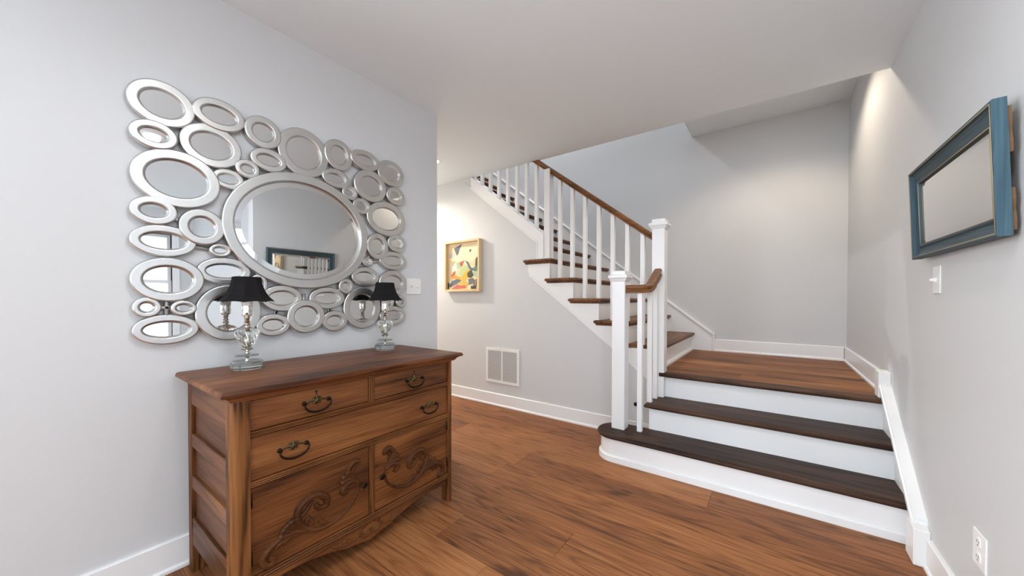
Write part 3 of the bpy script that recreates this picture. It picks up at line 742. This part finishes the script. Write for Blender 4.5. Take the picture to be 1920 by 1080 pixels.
# ------------------------------------------------------------------ framed painting on the under-stairs wall
px0, px1, pz0, pz1 = -3.045, -2.520, 1.190, 1.752
pt = thing('framed_painting', 'small abstract painting in a pale wood shadow-box frame in the hallway', 'painting', ((px0 + px1) / 2, D1, pz0))
ft, fd = .022, .055
for a in (((px0, px1), (pz0, pz0 + ft)), ((px0, px1), (pz1 - ft, pz1)), ((px0, px0 + ft), (pz0 + ft, pz1 - ft)), ((px1 - ft, px1), (pz0 + ft, pz1 - ft))):
    build('frame_rail', MB().box(*a[0], D1 - fd, D1 - .002, *a[1]), PALEW, pt, bevel=.001)
PAL = [srgb(*c_) for c_ in ((238, 214, 170), (96, 100, 110), (244, 226, 190), (206, 196, 192), (200, 92, 62), (92, 116, 124), (196, 208, 150), (240, 186, 60), (240, 160, 70), (192, 100, 88), (74, 80, 56), (92, 132, 118), (104, 116, 124), (216, 190, 90), (200, 110, 100), (78, 72, 104), (60, 58, 60), (232, 226, 210), (170, 200, 170), (190, 180, 120))]
PM = [mat('paint_%d' % i, c_, .6) for i, c_ in enumerate(PAL)]
# patches: (colour index, polygon in unit canvas coordinates u right, v down)
PATCH = [(2, [(.0, .0), (1, 0), (1, .30), (.62, .48), (.3, .42), (.0, .35)]), (0, [(.0, .06), (.26, .05), (.34, .22), (.2, .3), (0, .26)]), (3, [(.02, .22), (.20, .18), (.24, .27), (.04, .32)]),
 (1, [(.20, .10), (.46, .02), (.38, .14), (.36, .20), (.30, .27), (.25, .20)]), (1, [(.95, .02), (1, .02), (1, .17), (.95, .17)]), (1, [(.69, .16), (.75, .15), (.74, .21), (.69, .21)]),
 (18, [(.28, .42), (.42, .38), (.44, .52), (.30, .55)]), (17, [(.05, .40), (.28, .44), (.32, .60), (.08, .62)]), (19, [(.12, .42), (.22, .36), (.24, .40), (.16, .50)]), (4, [(.38, .42), (.54, .37), (.46, .50), (.40, .49)]),
 (5, [(.55, .38), (.66, .42), (.74, .54), (.84, .56), (.78, .62), (.68, .56), (.62, .46)]), (6, [(.34, .66), (.42, .54), (.58, .48), (.68, .54), (.62, .68), (.46, .78)]), (7, [(.44, .74), (.60, .60), (.70, .57), (.62, .76), (.52, .82), (.42, .80)]),
 (9, [(.10, .70), (.24, .58), (.24, .66), (.12, .73)]), (8, [(.10, .72), (.22, .68), (.42, .74), (.40, .79), (.12, .75)]), (10, [(.62, .66), (.74, .58), (.82, .70), (.74, .76), (.64, .74)]),
 (10, [(.88, .36), (1, .27), (1, .52), (.86, .56)]), (11, [(.82, .54), (.98, .48), (1, .58), (.90, .64), (.80, .60)]), (18, [(.80, .64), (1, .60), (1, .78), (.86, .74)]), (12, [(.02, .92), (.10, .82), (.30, .77), (.44, .80), (.30, .87), (.08, .95)]),
 (17, [(.04, .80), (.14, .79), (.10, .86), (.03, .88)]), (13, [(.34, .88), (.52, .80), (.66, .86), (.62, .93), (.40, .93)]), (14, [(.16, .96), (.30, .89), (.44, .92), (.56, .90), (.60, .97), (.30, .99), (.12, .99)]), (12, [(.66, .78), (.82, .76), (.80, .88), (.68, .90)]),
 (16, [(.74, .93), (.90, .92), (.90, .99), (.74, .99)]), (15, [(.82, .80), (.85, .79), (.85, .92), (.82, .92)]), (15, [(.88, .79), (.91, .78), (.91, .94), (.88, .95)]), (15, [(.95, .78), (.98, .77), (.98, .95), (.95, .96)]), (16, [(0, .85), (.04, .84), (.04, .98), (0, .99)])]
me = bpy.data.meshes.new('canvas'); V, Fc, Mi = [], [], []
cx0, cx1, cz0, cz1 = px0 + ft, px1 - ft, pz0 + ft, pz1 - ft
ocx = Vector(((px0 + px1) / 2, D1, pz0))
V += [(cx0, D1 - .018, cz0), (cx1, D1 - .018, cz0), (cx1, D1 - .018, cz1), (cx0, D1 - .018, cz1), (cx0, D1 - .004, cz0), (cx1, D1 - .004, cz0), (cx1, D1 - .004, cz1), (cx0, D1 - .004, cz1)]
for f_ in ((0, 1, 2, 3), (7, 6, 5, 4), (0, 4, 5, 1), (1, 5, 6, 2), (2, 6, 7, 3), (3, 7, 4, 0)): Fc.append(f_); Mi.append(0)
for i, (ci, pg) in enumerate(PATCH):
    k0 = len(V)
    for u, v in pg: V.append((cx0 + (cx1 - cx0) * min(1, max(0, u)), D1 - .0182 - .00012 * (i + 1), cz1 - (cz1 - cz0) * v))
    Fc.append(tuple(range(k0, k0 + len(pg)))); Mi.append(ci)
me.from_pydata([tuple(Vector(p) - ocx) for p in V], [], Fc)
for m_ in PM: me.materials.append(m_)
for p, i in zip(me.polygons, Mi): p.material_index = i
cv = bpy.data.objects.new('canvas', me); COL.objects.link(cv); cv.parent = pt; cv['label'] = 'abstract painted canvas'

# ------------------------------------------------------------------ return-air grille
gx0, gx1, gz0, gz1 = -2.460, -2.033, .238, .597
gr = thing('air_grille', 'white louvred return-air grille low on the under-stairs wall', 'vent', ((gx0 + gx1) / 2, D1, gz0))
fw = .026
mb = MB()
for a in ((gx0, gx1, gz0, gz0 + fw), (gx0, gx1, gz1 - fw, gz1), (gx0, gx0 + fw, gz0 + fw, gz1 - fw), (gx1 - fw, gx1, gz0 + fw, gz1 - fw)): mb.box(a[0], a[1], D1 - .010, D1 - .0005, a[2], a[3])
build('grille_frame', mb, PLASTIC, gr)
xm_ = (gx0 + gx1) / 2
build('mullion', MB().box(xm_ - .007, xm_ + .007, D1 - .010, D1 - .0005, gz0 + fw, gz1 - fw), PLASTIC, gr)
mb = MB(); n = 34
for i in range(n):
    z = gz0 + fw + (gz1 - gz0 - 2 * fw) * (i + .5) / n
    for xa_, xb_ in ((gx0 + fw, xm_ - .007), (xm_ + .007, gx1 - fw)):
        mb.box(xa_, xb_, D1 - .0080, D1 - .0030, z - .0021, z + .0021)
o = build('louvres', mb, PLASTIC, gr); o['kind'] = 'stuff'
build('dark_backing', MB().box(gx0 + fw, gx1 - fw, D1 - .0012, D1 - .0004, gz0 + fw, gz1 - fw), mat('duct_grey', (.16, .16, .16), .8), gr)
for x, z in ((gx1 - .013, gz1 - .05), (gx1 - .013, gz0 + .05)):
    build('screw', MB().tube([(x, D1 - .009, z), (x, D1 - .0115, z)], .004, 10), PLASTIC, gr)

# ------------------------------------------------------------------ switches and outlet
sw1 = thing('light_switch', 'double toggle switch plate on the left wall beside the oval mirror', 'switch', (L, 1.587, 1.143))
build('switch_plate', MB().box(L, L + .006, 1.526, 1.648, 1.143, 1.251), PLASTIC, sw1, bevel=.002)
for y in (1.565, 1.610):
    tg = build('toggle', MB().prism([(L + .004, 1.190), (L + .004, 1.206), (L + .020, 1.204), (L + .020, 1.197)], 1, y - .005, y + .005), PLASTIC, sw1)
    for z in (1.167, 1.227): build('screw', MB().tube([(L + .005, y, z), (L + .0068, y, z)], .003, 8), PLASTIC, sw1)
sw2 = thing('light_switch', 'single toggle switch plate on the right wall below the blue mirror', 'switch', (RX, 2.165, 1.140))
build('switch_plate', MB().box(RX - .006, RX, 2.128, 2.205, 1.140, 1.251), PLASTIC, sw2, bevel=.002)
build('toggle', MB().prism([(RX - .004, 1.186), (RX - .004, 1.204), (RX - .024, 1.200), (RX - .024, 1.192)], 1, 2.162, 2.172), PLASTIC, sw2)
for z in (1.165, 1.227): build('screw', MB().tube([(RX - .005, 2.167, z), (RX - .0068, 2.167, z)], .003, 8), PLASTIC, sw2)
ou = thing('wall_outlet', 'white duplex wall outlet low on the right wall', 'outlet', (RX, 1.766, .275))
build('outlet_plate', MB().box(RX - .006, RX, 1.722, 1.810, .275, .386), PLASTIC, ou, bevel=.002)
for z in (.307, .354):
    mb = MB(); rings = []
    for rr_, xx in ((.0175, RX - .005), (.0175, RX - .0075), (.016, RX - .0085)):
        rings.append([(xx, 1.766 + rr_ * max(-.8, min(.8, math.cos(a))) * 1.05, z + rr_ * math.sin(a)) for a in [2 * PI * i / 24 for i in range(24)]])
    rc = build('receptacle', mb.sweep(rings, smooth=False), PLASTIC, ou)
    s_ = MB()
    for dy in (-.006, .006): s_.box(RX - .0089, RX - .008, 1.766 + dy - .001, 1.766 + dy + .001, z - .001, z + .007)
    s_.tube([(RX - .008, 1.766, z - .008), (RX - .0089, 1.766, z - .008)], .0025, 8)
    build('slots', s_, DARKM, rc)
kn = build('door_stop', MB().sweep([[(-.877 + r * math.cos(a), y, .275 + r * math.sin(a)) for a in [2 * PI * i / 20 for i in range(20)]] for r, y in ((.006, D1), (.006, D1 - .03), (.014, D1 - .034), (.016, D1 - .042), (.013, D1 - .05), (.004, D1 - .052))]), BRONZE)
tag(kn, 'small dark round door stop low on the wall behind the bottom baluster', 'door stop')

# ------------------------------------------------------------------ recessed downlights: trim, lens and the lamp itself; some are unseen and added for light
def downlight(x, y, z, power, color, label, angle=130, blend=.6, radius=.05):
    t = thing('recessed_downlight', label, 'light', (x, y, z), 'recessed ceiling downlights')
    build('trim_ring', MB().lathe([(.050, .0), (.052, -.004), (.074, -.004), (.078, 0)], (x, y, z), 32, caps=False), WHITE, t)
    build('lens', MB().lathe([(.0505, -.0005), (.02, -.0015), (.001, -.002)], (x, y, z), 32, caps=False), LENS, t)
    d = bpy.data.lights.new('downlight_lamp', 'SPOT'); d.energy = power; d.color = color; d.spot_size = math.radians(angle); d.spot_blend = blend; d.shadow_soft_size = radius
    o = bpy.data.objects.new('downlight_lamp', d); COL.objects.link(o); o.location = (0, 0, -.012); o.parent = t
WARM = (1.0, .84, .66); NEUT = (0.96, .98, 1.0)
downlight(.16, .64, C, 20, NEUT, 'recessed downlight in the main ceiling nearest the right wall', 168, .4)
downlight(-.45, .33, C, 22, NEUT, 'recessed downlight in the main ceiling right above the camera', 168, .4)  # added out of view to brighten left wall, under-stair wall and steps
downlight(.75, -1.3, C, 22, NEUT, 'recessed downlight in the ceiling behind the camera', 168, .4)  # added out of view to brighten the room from the rear
downlight(-2.66, 2.36, C, 5, WARM, 'small glowing recessed downlight at the hallway ceiling edge', 168, .4)
downlight(-4.0, 2.36, C, 155, (1, .90, .78), 'recessed downlight further down the hallway', 168, .4)  # added out of view to brighten the right and under-stair walls
downlight(.06, 3.42, 2.885, 42, WARM, 'recessed downlight above the landing', 140, .55)
downlight(-2.6, 3.65, 5.0, 140, (.95, .97, 1), 'recessed downlight high over the upper stairs', 150)  # added out of view to brighten the stairwell
